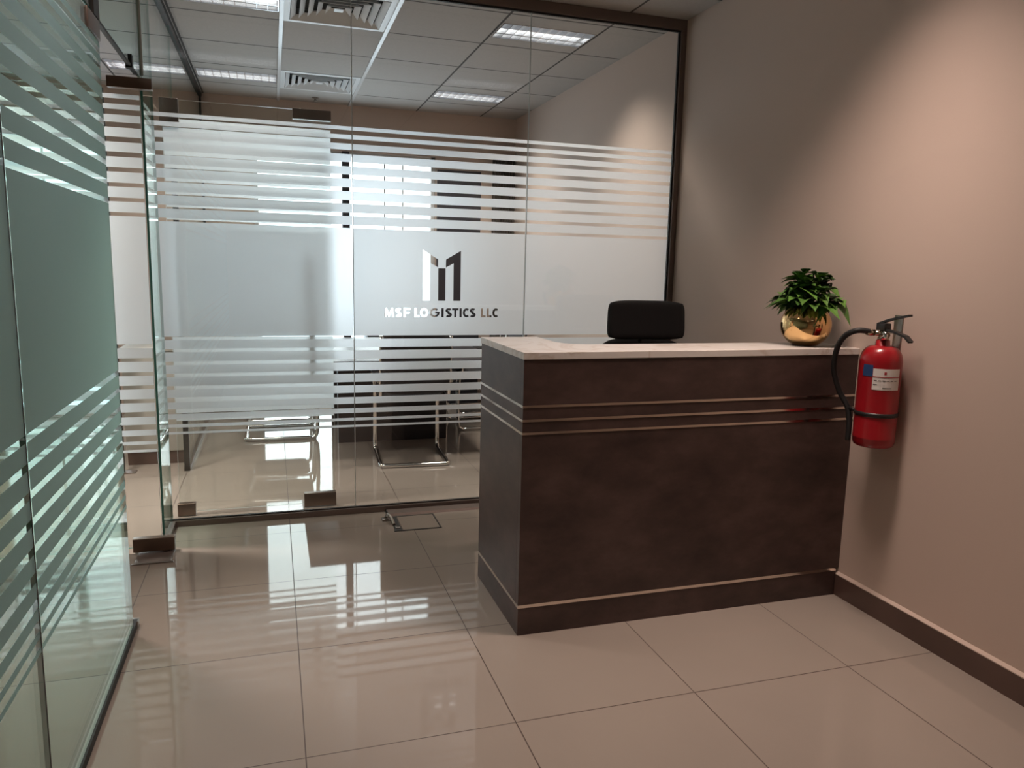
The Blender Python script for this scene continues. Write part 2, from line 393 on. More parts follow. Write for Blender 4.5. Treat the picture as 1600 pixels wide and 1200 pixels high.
def letter(ch, w, h):
    s = .235*h; i = s/2
    if ch == 'I': return [[(0, 0), (w, 0), (w, h), (0, h)]]
    if ch == 'L': return [[(0, 0), (w, 0), (w, s), (s, s), (s, h), (0, h)]]
    if ch == 'T': return [[((w-s)/2, 0), ((w+s)/2, 0), ((w+s)/2, h-s), (w, h-s), (w, h), (0, h), (0, h-s), ((w-s)/2, h-s)]]
    if ch == 'F': return [[(0, 0), (s, 0), (s, .38*h), (w*.9, .38*h), (w*.9, .38*h+s*.9), (s, .38*h+s*.9), (s, h-s), (w, h-s), (w, h), (0, h)]]
    if ch == 'M': return [[(0, 0), (s, 0), (s*1.25, h*.56), (w/2-s*.2, 0), (w/2+s*.2, 0), (w-s*1.25, h*.56), (w-s, 0), (w, 0), (w-s*.55, h), (w-s*1.3, h), (w/2, h*.42), (s*1.3, h), (s*.55, h)]]
    if ch == 'O': return [arc(w/2, h/2, w/2, h/2, 0, 345, 23), arc(w/2, h/2, w/2-s, h/2-s, 0, 345, 23)]
    if ch == 'C': return stroke(arc(w*.58, h/2, w*.58-i, h/2-i, 52, 308, 22), s)
    if ch == 'G': return stroke(arc(w/2, h/2, w/2-i, h/2-i, 48, 352, 26)+[(w-i, h*.5), (w*.55, h*.5)], s*.92)
    if ch == 'S': return stroke(arc(w*.52, h*.73, w*.40-i*.3, h*.27-i, 35, 265, 14)+arc(w*.48, h*.27, w*.42-i*.3, h*.27-i, 85, -145, 14), s)
def logo_holes():
    H = []
    X = lambda c: .704+(c-697)/335*.206
    Z = lambda c: 1.408-(c-70)/445*.266
    for poly in ([(697, 70), (830, 150), (830, 220), (762, 182), (762, 515), (697, 515)], [(1032, 70), (1032, 515), (968, 515), (968, 182), (900, 220), (900, 150)], [(833, 228), (897, 228), (897, 515), (833, 515)]):
        H.append([(X(a), Z(b)) for a, b in poly])
    tx = lambda c: .499+(c-345)/1012*.626
    z0, h = 1.0535, .049
    for ch, a, b in (('M', 345, 432), ('S', 441, 498), ('F', 512, 570), ('L', 605, 652), ('O', 654, 726), ('G', 737, 826), ('I', 842, 862), ('S', 878, 934), ('T', 936, 994),
                     ('I', 1003, 1023), ('C', 1033, 1090), ('S', 1095, 1148), ('L', 1197, 1240), ('L', 1250, 1294), ('C', 1302, 1357)):
        x0, w = tx(a), tx(b)-tx(a)
        for ring in letter(ch, w, h): H.append([(x0+p[0], z0+p[1]) for p in ring])
    return H
def film(parent, mp, u0, u1, m, holes=None, bands=STR, name='frosted_film'):
    """mp(u, z) -> point ; stripes as flat film lying on the pane"""
    mb = MB()
    for a, b in bands:
        if holes and a > 1.4 and b < 1.0: continue
        mb.add([mp(u0, b), mp(u1, b), mp(u1, a), mp(u0, a)], [(0, 1, 2, 3)])
    if holes:
        cu = bpy.data.curves.new('cut', 'CURVE'); cu.dimensions = '2D'; cu.fill_mode = 'BOTH'
        for ring in [[(u0, .957), (u1, .957), (u1, 1.506), (u0, 1.506)]]+holes:
            sp_ = cu.splines.new('POLY'); sp_.points.add(len(ring)-1)
            for k, q in enumerate(ring): sp_.points[k].co = (q[0], q[1], 0, 1)
            sp_.use_cyclic_u = True
        co_ = bpy.data.objects.new('cut', cu); COL.objects.link(co_)
        dg = bpy.context.evaluated_depsgraph_get(); me_ = bpy.data.meshes.new_from_object(co_.evaluated_get(dg))
        mb.add([mp(v.co.x, v.co.y) for v in me_.vertices], [list(p.vertices) for p in me_.polygons])
        bpy.data.objects.remove(co_); bpy.data.curves.remove(cu); bpy.data.meshes.remove(me_)
    return mb.build(name, m, parent)

# ------------------------------------------------------------------ meeting room glass front
gw = sthing('wall_front_glass', 'full-height frosted-stripe glass wall with the company name, right of the corner', 'glass wall')
th = .005
for k, (a, b) in enumerate(((XG+.002, .3415), (.3445, 1.2695), (1.2725, XR-.032))):
    p = MB().box((a, YG-th, .03), (b, YG+th, ZC-.045), 0, edge=1, thin=1).build('glass_pane', ['glass', 'gedge'], gw)
    film(p, lambda u, z: (u, YG+th+.0008, z), a+.001, b-.001, 'film', logo_holes() if k == 1 else None)
for x in (.343, 1.271):
    box('joint', (x-.0016, YG-th, .03), (x+.0016, YG+th, ZC-.045), 'wedge', gw)
mb = MB().box((XG-.02, YG-.022, ZC-.055), (XR-.0005, YG+.022, ZC-.0005)).build('top_channel', 'bronze', gw)
mb = MB().box((XR-.033, YG-.022, .0), (XR-.0005, YG+.022, ZC-.056)).build('side_channel', 'bronze', gw)
mb = MB().box((XR-.041, YG-.007, .03), (XR-.033, YG+.007, ZC-.056)).box((XG, YG-.007, ZC-.063), (XR-.033, YG+.007, ZC-.0555)).box((XG, YG-.0075, .0305), (XR-.034, YG+.0075, .036)).build('gasket', 'dkbronze', gw)
box('bottom_channel', (XG-.02, YG-.022, .0005), (XR-.034, YG+.022, .030), 'bronze', gw)

# meeting room side glass
sg = sthing('wall_side_glass', 'striped glass side wall of the meeting room beyond the open door', 'glass wall')
XS = -.60
p = MB().box((XS-th, 3.12, .03), (XS+th, YB-.005, ZC-.03), 0, edge=1, thin=0).build('glass_pane', ['glass', 'gedge'], sg)
film(p, lambda u, z: (XS-th-.0008, u, z), 3.125, YB-.01, 'film')
box('transom_pane', (XS-th, YG+.03, 2.09), (XS+th, 3.115, ZC-.03), 'glass', sg)
box('top_channel', (XS-.018, YG+.024, ZC-.03), (XS+.018, YB, ZC-.0005), 'dkbronze', sg)
box('bottom_channel', (XS-.018, 3.10, .0005), (XS+.018, YB-.014, .03), 'bronze', sg)
box('end_post', (XS-.016, 3.095, .0005), (XS+.016, 3.119, 2.09), 'dkbronze', sg)
box('corner_channel', (XS-.014, YB-.03, .03), (XS+.014, YB-.0005, ZC-.031), 'dkbronze', sg)

# ------------------------------------------------------------------ left glass wall line
lw = sthing('wall_left_glass', 'green-tinted striped glass side panel nearest the viewer on the left', 'glass wall')
p = MB().box((XG-th, YF+.01, .03), (XG+th, -.155, ZC-.03), 0, edge=1, thin=0).build('glass_pane', ['gglass', 'gedge'], lw)
film(p, lambda u, z: (XG+th+.0008, u, z), YF+.02, -.158, 'gfilm')
box('bottom_channel', (XG-.012, YF+.01, .0005), (XG+.012, -.155, .026), 'dkbronze', lw)
box('top_channel', (XG-.018, YF+.01, ZC-.03), (XG+.018, YG-.025, ZC-.0005), 'dkbronze', lw)
tr = sthing('wall_transom_glass', 'clear glass panel above the pair of glass doors', 'glass panel')
MB().box((XG-th, -.15, 2.075), (XG+th, 1.715, ZC-.03), 0, edge=1, thin=0).build('glass_pane', ['gglass', 'gedge'], tr)
box('edge_strip', (XG-.007, .80, 2.066), (XG+.007, 1.60, 2.075), 'dkbronze', tr)
box('stop_clip', (XG-.012, 1.44, 2.060), (XG+.012, 1.475, 2.11), 'dkbronze', tr)
box('corner_clip', (XG-.012, .78, 2.066), (XG+.012, .86, 2.145), 'dkbronze', tr)
st = sthing('wall_strip_glass', 'narrow green-edged glass strip between the open door and the corner', 'glass panel')
p = MB().box((XG-th, 1.73, .03), (XG+th, YG-.006, ZC-.03), 0, edge=1, thin=0).build('glass_pane', ['gglass', 'gedge'], st)
film(p, lambda u, z: (XG-th-.0008, u, z), 1.735, YG-.02, 'film')
box('bottom_channel', (XG-.018, 1.735, .0005), (XG+.018, YG-.024, .03), 'bronze', st)
box('joint', (XG-.012, 1.718, 2.09), (XG+.012, 1.729, ZC-.031), 'wedge', st)

# door 1: near leaf, closed
d1 = sthing('door_1', 'closed green-tinted frosted glass door leaf on the left with black bottom seal', 'glass door', (XG, -.15, 0))
def under(o, par): o.parent = par; o.location = o.location-par.location; return o
p = under(MB().box((XG-th, -.148, .032), (XG+th, .868, 2.06), 0, edge=1, thin=0).build('glass_pane', ['gglass', 'wedge']), d1)
film(p, lambda u, z: (XG+th+.0008, u, z), -.146, .866, 'gfilm')
under(box('gasket', (XG-.0055, -.1545, .033), (XG+.0055, -.1482, 2.06), 'dkbronze'), d1)
under(box('bottom_seal', (XG-.011, -.14, .004), (XG+.011, .925, .031), 'rubber'), d1)
under(MB().box((XG-.014, .905, .002), (XG+.014, .945, .028), bev=.003).build('floor_bolt', 'steel'), d1)
under(MB().box((XG-.010, .70, 2.005), (XG+.010, .866, 2.0645), bev=.002).build('top_patch', 'bronze'), d1)

# door 2: second leaf, standing open at a right angle
d2 = sthing('door_2', 'open striped glass door leaf at right angles to the left glass wall, steel patch at its foot', 'glass door', (-.53, 1.68, 0))
p = under(MB().box((-1.38, 1.68-th, .03), (-.566, 1.68+th, 2.05), 0, edge=1, thin=1).build('glass_pane', ['glass', 'gedge']), d2)
film(p, lambda u, z: (u, 1.68+th+.0008, z), -1.378, -.568, 'film')
under(MB().box((-.686, 1.66, .012), (-.512, 1.70, .074), bev=.002).build('bottom_patch', 'amber'), d2)
under(MB().box((-.686, 1.66, 2.026), (-.516, 1.70, 2.070), bev=.002).build('top_patch', 'amber'), d2)
under(MB().tube([(-1.25, 1.64, .745), (-1.25, 1.64, 1.345)], .014).build('pull_handle', 'steel'), d2)
fs = thing('floor_spring', 'square bronze floor spring plate under the open door by the corner', 'floor plate', (-.59, 1.625, 0))
under(MB().box((-.665, 1.545, .0004), (-.515, 1.715, .006), bev=.001).build('cover_plate', 'bronze'), fs)
under(MB().box((-.675, 1.535, .0002), (-.505, 1.545, .005)).build('edge_strip', 'steel'), fs)
under(MB().tube([(-.55, 1.68, .006), (-.55, 1.68, .0115)], .017, 16).build('spindle', 'dkbronze'), fs)

# door 3: meeting room door, standing open just behind the glass front
d3 = sthing('door_3', 'open striped glass door leaf just behind the meeting room glass, long vertical pull handle', 'glass door', (-.54, 2.19, 0))
p = under(MB().box((-.545, 2.19-th, .02), (.250, 2.19+th, 2.092), 0, edge=1, thin=1).build('glass_pane', ['glass', 'wedge']), d3)
film(p, lambda u, z: (u, 2.19+th+.0008, z), -.543, .248, 'film')
under(MB().box((-.555, 2.17, .004), (-.468, 2.21, .068), bev=.002).build('bottom_patch', 'amber'), d3)
under(MB().box((.082, 2.17, .006), (.252, 2.21, .080), bev=.002).build('lock_patch', 'amber'), d3)
under(MB().box((.062, 2.17, 2.045), (.252, 2.21, 2.095), bev=.002).build('top_patch', 'bronze'), d3)
under(MB().box((-.555, 2.17, 1.975), (-.47, 2.21, 2.095), bev=.002).build('hinge_patch', 'bronze'), d3)
h = under(MB().tube([(.143, 2.255, .735), (.143, 2.255, 1.355)], .015, 16).build('pull_handle', 'blackpl'), d3)
for z in (.85, 1.24):
    o = MB().tube([(.143, 2.195, z), (.143, 2.242, z)], .008).build('standoff', 'steel', h); o.location = (.54, -2.19, 0) if False else (0, 0, 0)

# ------------------------------------------------------------------ room to the far left
c = thing('cabinet', 'low pale grey cabinet with brown plinth behind the open door', 'cabinet', (-.80, 3.40, 0))
under(MB().box((-.98, 3.31, .085), (-.63, 3.75, .74), bev=.004).build('body', 'greypanel'), c)
under(box('plinth', (-.975, 3.318, .0005), (-.635, 3.74, .084), 'base'), c)
under(MB().box((-.99, 3.30, .741), (-.625, 3.76, .765), bev=.003).build('top', 'greypanel'), c)
fp = sthing('wall_far_glass', 'dark-edged far glass screen end behind the open door', 'glass wall')
box('end_post', (-.985, 3.13, .0005), (-.965, 3.155, 2.30), 'dkbronze', fp)
p = box('glass_pane', (-2.595, 3.138, .02), (-.986, 3.146, 2.30), 'glass', fp)
film(p, lambda u, z: (u, 3.147, z), -2.59, -.987, 'film')
box('foot_plate', (-1.0, 3.10, .0003), (-.90, 3.175, .006), 'bronze', fp)

# ------------------------------------------------------------------ ceiling fittings
def ceiling_light(loc, label, warm, power, group, spread=112):
    x, y = loc
    cx, cy_ = x+.30, y+.305
    t = thing('ceiling_light', label, 'ceiling light', (cx, cy_, ZC), group=group)
    ax, ay = .285, .14
    f = MB()   # flat infill frame of the 600 mm cell
    x0, x1, y0, y1 = x, x+.6, y, y+.6
    for a, b in (((x0+.001, y0+.001), (x1-.001, cy_-ay)), ((x0+.001, cy_+ay), (x1-.001, y1-.001)), ((x0+.001, cy_-ay), (cx-ax, cy_+ay)), ((cx+ax, cy_-ay), (x1-.001, cy_+ay))):
        f.box((a[0], a[1], ZC), (b[0], b[1], ZC+.012))
    under(f.build('infill_panel', 'ceil'), t)
    h = MB(); zt = ZC+.085; w = .003
    h.box((cx-ax-w, cy_-ay-w, zt), (cx+ax+w, cy_+ay+w, zt+w))
    h.box((cx-ax-w, cy_-ay-w, ZC+.0125), (cx-ax, cy_+ay+w, zt)).box((cx+ax, cy_-ay-w, ZC+.0125), (cx+ax+w, cy_+ay+w, zt))
    h.box((cx-ax, cy_-ay-w, ZC+.0125), (cx+ax, cy_-ay, zt)).box((cx-ax, cy_+ay, ZC+.0125), (cx+ax, cy_+ay+w, zt))
    under(h.build('housing', 'lampback'), t)
    for yy in (-.07, .07):
        under(MB().tube([(cx-ax+.01, cy_+yy, ZC+.055), (cx+ax-.01, cy_+yy, ZC+.055)], .013, 10).build('tube', 'tube'), t)
    l = MB()
    for i in range(1, 10):
        xx = cx-ax+2*ax*i/10; l.box((xx-.0015, cy_-ay, ZC-.001), (xx+.0015, cy_+ay, ZC+.030))
    for yy in (-.047, .047):
        l.box((cx-ax, cy_+yy-.003, ZC-.001), (cx+ax, cy_+yy+.003, ZC+.030))
    for a, b in (((cx-ax, cy_-ay), (cx+ax, cy_-ay+.004)), ((cx-ax, cy_+ay-.004), (cx+ax, cy_+ay)), ((cx-ax, cy_-ay), (cx-ax+.004, cy_+ay)), ((cx+ax-.004, cy_-ay), (cx+ax, cy_+ay))):
        l.box((a[0], a[1], ZC-.003), (b[0], b[1], ZC+.02))
    under(l.build('louvre', 'louvre'), t)
    a = area('lamp_light', (cx, cy_, ZC-.004), ax*1.9, ay*1.8, power, warm, spread=math.radians(spread))
    under(a, t)
    return t
G = 'recessed louvred ceiling lights'
PW = 7
ceiling_light(lights[0], 'larger-looking nearer right ceiling light of the meeting room', LIGHT_COOL, PW*1.7, G)
ceiling_light(lights[1], 'farther right ceiling light of the meeting room, by the back wall', LIGHT_COOL, PW*1.7, G)
ceiling_light(lights[2], 'nearer left ceiling light of the meeting room, cut by the top edge', LIGHT_COOL, PW*1.0, G)
ceiling_light(lights[3], 'farther left ceiling light of the meeting room, left of the far vent', LIGHT_COOL, PW*1.0, G)
ceiling_light(lights[4], 'ceiling light seen beside the top patch of the open glass door', LIGHT_COOL, PW*.8, G)
ceiling_light(lights[5], 'ceiling light above the reception desk, outside the view', LIGHT_WARM, PW*1.6, G, 98)
ceiling_light(lights[6], 'ceiling light above the reception entrance, outside the view', LIGHT_WARM, PW*.7, G)
ceiling_light(lights[7], 'ceiling light behind the viewer, over the middle', LIGHT_WARM, PW*.5, G)
ceiling_light(lights[8], 'unseen ceiling light added beyond the left glass to brighten that room and the film', LIGHT_COOL, PW*5, G)  # unseen fitting added to light the left room and backlight the door film
ceiling_light(lights[9], 'ceiling light behind the viewer, by the right wall', LIGHT_WARM, PW*.5, G)
def vent(loc, label):
    x, y = loc; cx, cy_ = x+.3, y+.3
    t = thing('air_vent', label, 'air vent', (cx, cy_, ZC), group='square ceiling air vents')
    def ring(ho, hi, zo, zi, tt=.002):
        mb = MB()
        for s_ in range(4):
            c_, s2 = [(1, 0), (0, 1), (-1, 0), (0, -1)][s_]
            R_ = lambda a, b: (cx+a*c_-b*s2, cy_+a*s2+b*c_)
            q = [R_(-ho, -ho)+(zo,), R_(ho, -ho)+(zo,), R_(hi, -hi)+(zi,), R_(-hi, -hi)+(zi,)]
            q2 = [(a[0], a[1], a[2]+tt) for a in q]
            mb.add(q+q2, [(0, 1, 2, 3), (7, 6, 5, 4), (0, 4, 5, 1), (1, 5, 6, 2), (2, 6, 7, 3), (3, 7, 4, 0)])
        return mb
    under(ring(.298, .255, ZC-.002, ZC-.004).build('frame', 'white'), t)
    for i in range(5):
        ho = .252-.046*i
        under(ring(ho, ho-.030, ZC-.006, ZC+.018).build('blade', 'white'), t)
    under(MB().box((cx-.024, cy_-.024, ZC-.003), (cx+.024, cy_+.024, ZC+.002)).build('centre_plate', 'white'), t)
    d = MB().box((cx-.296, cy_-.296, ZC+.075), (cx+.296, cy_+.296, ZC+.078))
    under(d.build('duct', 'ventdark'), t)
vent(vents[0], 'nearer square ceiling air vent, cut by the top edge of the photo')
vent(vents[1], 'farther square ceiling air vent near the back wall')
s = thing('sprinkler', 'small ceiling sprinkler head in front of the back wall', 'sprinkler', (.33, 4.93, ZC))
under(MB().lathe([(0, 0), (.028, 0), (.028, -.004), (.010, -.008), (.010, -.02), (0, -.02)], (.33, 4.93, ZC-.0005), 20).build('escutcheon', 'steel'), s)
under(MB().lathe([(0, -.03), (.020, -.03), (.020, -.032), (0, -.032)], (.33, 4.93, ZC), 20).tube([(.322, 4.93, ZC-.019), (.322, 4.93, ZC-.031)], .002, 6).tube([(.338, 4.93, ZC-.019), (.338, 4.93, ZC-.031)], .002, 6).build('deflector', 'steel'), s)

# ------------------------------------------------------------------ reception desk
DX, DY, DH = .765, .50, 1.016
desk = thing('reception_desk', 'tall dark brown reception desk with white marble counter and metal strips, against the right wall', 'reception desk', (1.47, .50, 0))
xr = XR-.001
def dp(o): return under(o, desk)
dp(MB().box((DX, DY, .118), (xr-.013, DY+.03, DH-.0005)).box((xr-.013, DY, .118), (xr, DY+.03, DH-.0005)).build('front_panel', 'lam'))
dp(MB().box((DX, DY+.031, .118), (DX+.03, 1.055, DH-.0005)).build('side_panel', 'lam'))
dp(MB().box((DX, DY, .0005), (xr-.014, DY+.03, .105)).box((DX, DY+.031, .0005), (DX+.03, 1.055, .105)).build('plinth', 'lam'))
for i, z in enumerate((.8505, .8005, .7545)):
    dp(MB().box((DX-.0015, DY-.0015, z-.0045), (xr, DY-.0001, z+.0045)).box((DX-.0015, DY-.0001, z-.0045), (DX-.0001, 1.055, z+.0045)).build('metal_strip', 'alu'))
dp(MB().box((DX-.0015, DY-.0015, .1055), (xr-.014, DY+.02, .1175)).box((DX-.0015, DY+.02, .1055), (DX+.02, 1.055, .1175)).build('plinth_strip', 'alu'))
# counter top, L-shape with a soft inner corner
yb, xi, yi, r = 1.06, 1.008, .745, .11
poly = [(DX-.003, DY-.003), (xr, DY-.003), (xr, yi)]+[(xi+r-r*math.sin(a), yi+r-r*math.cos(a)) for a in [PI/2*k/10 for k in range(11)]]+[(xi, yb), (DX-.003, yb)]
dp(MB().prism(poly, DH, 1.041).build('countertop', 'marble', bevel=.0015))
dp(MB().box((DX+.0305, DY+.0305, .70), (xr, 1.10, .725)).build('worktop', 'lam'))
dp(MB().box((xr-.4, DY+.0305, .0005), (xr-.02, 1.05, .699)).build('drawer_unit', 'lam'))

# ------------------------------------------------------------------ potted plant
px, py, pz = 2.018, .63, 1.0412
pl = thing('potted_plant', 'bushy green plant in a round polished gold pot on the desk counter', 'potted plant', (px, py, pz))
prof = [(0, .001), (.045, .001)]
for k in range(1, 22):
    a = -PI/2+.46+(PI-.46-.62)*k/21
    prof.append((.100*math.cos(a), .083+.092*math.sin(a)))
zt = prof[-1][1]; rt = prof[-1][0]
prof += [(rt-.004, zt+.001), (rt-.008, zt-.004), (rt-.010, zt-.020)]
under(MB().lathe(prof, (px, py, pz), 64).build('pot', 'gold'), pl)
under(MB().lathe([(rt-.011, zt-.020), (rt*.5, zt-.013), (0, zt-.012)], (px, py, pz), 32).build('soil', 'soil'), pl)
random.seed(11)
stems = MB(); fol = MB()
def leaf(mb, base, d, up, L, Wd, droop=.3, fold=.18):
    d = d.normalized(); side = d.cross(up).normalized(); nrm = side.cross(d).normalized()
    prof_ = [(0, .05), (.14, .42), (.28, .82), (.40, 1.0), (.52, .86), (.62, .80), (.74, .48), (.86, .22), (1, 0)]
    vs = []; fs = []
    for t, w in prof_:
        c0 = base+d*L*t-Vector((0, 0, 1))*droop*L*t*t+nrm*0.0
        jag = 1+.10*math.sin(t*17)
        for q in (-1, -.5, 0, .5, 1):
            vs.append(c0+side*Wd*w*q*.5*jag+nrm*abs(q)*Wd*fold*w)
    for i in range(len(prof_)-1):
        for k in range(4): fs.append((i*5+k, i*5+k+1, (i+1)*5+k+1, (i+1)*5+k))
    for v in vs:
        if v.x > XR-.006: v.x = XR-.006
    mb.add(vs, fs, 0, True)
cb = Vector((px, py, pz+zt-.015))
for s_ in range(22):
    az = 2*PI*s_/22*2.618+random.uniform(-.3, .3); lean = [.25, .6, .85, 1.15][s_ % 4]+random.uniform(-.1, .1)
    L = random.uniform(.115, .140) if lean < .75 else random.uniform(.09, .12)
    dirv = Vector((math.cos(az)*math.sin(lean), math.sin(az)*math.sin(lean), math.cos(lean)))
    if s_ == 0: dirv = Vector((-.1, .1, 1)); L = .145
    tip = cb+dirv*L; tip.x = min(tip.x, XR-.03)
    mid = cb+dirv*L*.5+Vector((0, 0, .012))
    stems.tube([cb+Vector((dirv.x, dirv.y, 0))*.02, mid, tip], .0022, 6, smooth_path=4)
    n = 8
    for k in range(n):
        a2 = k*2.4+random.uniform(-.3, .3); el = random.uniform(-.55, .45) if k < 5 else random.uniform(.2, .9)
        dl = Vector((math.cos(a2)*math.cos(el), math.sin(a2)*math.cos(el), math.sin(el)))+dirv*.45
        if tip.z+dl.z*.06 < pz+.02: continue
        LL = random.uniform(.062, .092)*(1 if k < 5 else .75)
        if tip.x+dl.x*.07 > XR-.03: LL *= .6
        leaf(fol, tip-dirv*(.012*k if k < 5 else 0)*.7, dl, Vector((0, 0, 1)), LL, LL*random.uniform(.72, .92), random.uniform(.2, .9))
for s_ in range(22):       # drooping skirt over the rim
    az = 2*PI*s_/22+random.uniform(-.1, .1)
    if math.cos(az) > .7: continue
    b = cb+Vector((math.cos(az)*.06, math.sin(az)*.06, random.uniform(.015, .05)))
    leaf(fol, b, Vector((math.cos(az), math.sin(az), random.uniform(-.1, .35))), Vector((0, 0, 1)), random.uniform(.080, .115), random.uniform(.05, .065), random.uniform(.1, .55))
under(stems.build('stems', 'stem'), pl); under(fol.build('foliage', 'leaf'), pl)

# ------------------------------------------------------------------ fire extinguisher
ex, ey, ez = 2.097, .297, .695
R0 = .0745
wb = thing('wall_bracket', 'grey steel wall bracket holding the fire extinguisher', 'bracket', (XR, .31, 1.09))
under(MB().box((XR-.006, .292, 1.02), (XR-.0005, .332, 1.185), bev=.001).build('back_plate', 'steel'), wb)
under(MB().box((XR-.055, .303, 1.118), (XR-.006, .321, 1.126)).build('hook', 'steel'), wb)
fe = thing('fire_extinguisher', 'red fire extinguisher with black hose hanging on the right wall beside the desk', 'fire extinguisher', (ex, ey, ez))
def fp_(o): return under(o, fe)
prof = [(0, 0), (R0*.80, 0), (R0*.93, .006), (R0*.985, .018), (R0*.985, .030), (R0*1.0, .033), (R0, .038), (R0*.99, .041)]
prof += [(R0*.99, .30)]
for k in range(0, 13):
    a = PI/2*k/12; prof.append((.026+(R0*.99-.026)*math.cos(a)**.85 if k < 12 else .026, .318+.062*math.sin(a)))
prof += [(.024, .400), (0, .400)]
fp_(MB().lathe(prof, (ex, ey, ez), 48).build('cylinder', 'red'))
vz = ez+.400
valve = MB().lathe([(0, .0), (.020, .0), (.020, .010), (.014, .014), (.014, .040), (.0, .040)], (ex, ey, vz), 20)
valve.tube([(ex, ey, vz+.022), (ex-.032, ey+.016, vz+.026)], .010, 12).tube([(ex, ey-.004, vz+.02), (ex-.012, ey-.03, vz+.02)], .011, 12)
fp_(valve.build('valve', 'brass'))
g = MB().lathe([(0, 0), (.016, 0), (.016, .008), (0, .008)], (0, 0, 0), 20)
for i, v in enumerate(g.v): g.v[i] = (ex-.016-v[2], ey-.022+v[0], vz+.018+v[1])
fp_(g.build('pressure_gauge', 'chrome'))
hd = MB().box((ex-.016, ey-.018, vz+.036), (ex+.016, ey+.024, vz+.062), bev=.003)
# carry handle (lower) and squeeze lever (upper), both run towards the viewer along the wall
hd.tube([(ex, ey-.010, vz+.046), (ex, ey-.06, vz+.040), (ex-.002, ey-.110, vz+.034), (ex-.004, ey-.132, vz+.018)], [.010]*16+[.007], 10, smooth_path=0) if False else None
def bar(mb, pts, w, t):
    for a, b in zip(pts[:-1], pts[1:]):
        a, b = Vector(a), Vector(b); d = (b-a).normalized(); sx = Vector((1, 0, 0)); n = sx.cross(d).normalized()
        vs = [p+sx*w*i/2+n*t*j/2 for p in (a, b) for i, j in ((-1, -1), (1, -1), (1, 1), (-1, 1))]
        mb.add(vs, [(0, 1, 2, 3), (7, 6, 5, 4), (0, 4, 5, 1), (1, 5, 6, 2), (2, 6, 7, 3), (3, 7, 4, 0)])
bar(hd, [(ex, ey, vz+.040), (ex, ey-.055, vz+.034), (ex, ey-.105, vz+.022), (ex, ey-.128, vz+.004)], .020, .008)
fp_(hd.build('carry_handle', 'blackpl'))
lv = MB(); bar(lv, [(ex, ey+.028, vz+.058), (ex, ey-.03, vz+.078), (ex, ey-.115, vz+.098)], .018, .007)
fp_(lv.build('squeeze_lever', 'blackpl'))
hs = [(ex-.030, ey+.015, vz+.026), (2.007, .33, 1.128), (1.991, .38, 1.098), (1.993, .415, 1.040), (2.005, .430, .961), (2.030, .418, .882), (2.048, .392, .83), (2.052, .378, .77), (2.050, .375, .70)]
fp_(MB().tube(hs, .0105, 12, smooth_path=6).build('hose', 'rubber'))
fp_(MB().tube([hs[0], Vector(hs[0]).lerp(Vector(hs[1]), .45)], .0125, 12).build('hose_ferrule', 'brass'))
band = MB()
pr = [(R0*1.005, .118), (R0*1.02, .118), (R0*1.02, .134), (R0*1.005, .134), (R0*1.005, .118)]
band.lathe(pr, (ex, ey, ez), 48); band.tube([(2.058, .350, ez+.126), (2.05, .386, ez+.130)], .008, 8)
fp_(band.build('strap', 'blackpl'))
def decal(a0, a1, z0, z1, rr, m, name, parent=fe, n=18):
    mb = MB(); vs = []
    for rr_ in (rr, rr+.0004):
        for z in (z0, z1):
            for k in range(n+1):
                a = math.radians(a0+(a1-a0)*k/n); vs.append((ex+rr_*math.cos(a), ey+rr_*math.sin(a), z))
    N_ = n+1
    for k in range(n):
        mb_ = [(k, k+1, N_+k+1, N_+k), (2*N_+k, 3*N_+k, 3*N_+k+1, 2*N_+k+1), (k, 2*N_+k, 2*N_+k+1, k+1), (N_+k, N_+k+1, 3*N_+k+1, 3*N_+k)]
        mb.add(vs, mb_)
    o = mb.build(name, m); return under(o, fe)
RR = R0*.99+.0006
# camera looks at the tank from about azimuth 226 degrees
decal(209, 286, ez+.222, ez+.300, RR, 'label', 'front_label')
decal(178, 208, ez+.270, ez+.312, RR, 'blue', 'blue_label')
decal(209, 286, ez+.268, ez+.271, RR+.0006, 'redink', 'label_line')
decal(238, 244, ez+.279, ez+.289, RR+.0006, 'redink', 'label_emblem')
for i in range(6): decal(213+11*i, 220.5+11*i, ez+.255, ez+.258, RR+.0006, 'ink', 'label_text')
decal(212, 222, ez+.240, ez+.243, RR+.0006, 'ink', 'label_text'); decal(236, 260, ez+.228, ez+.231, RR+.0006, 'ink', 'label_text')

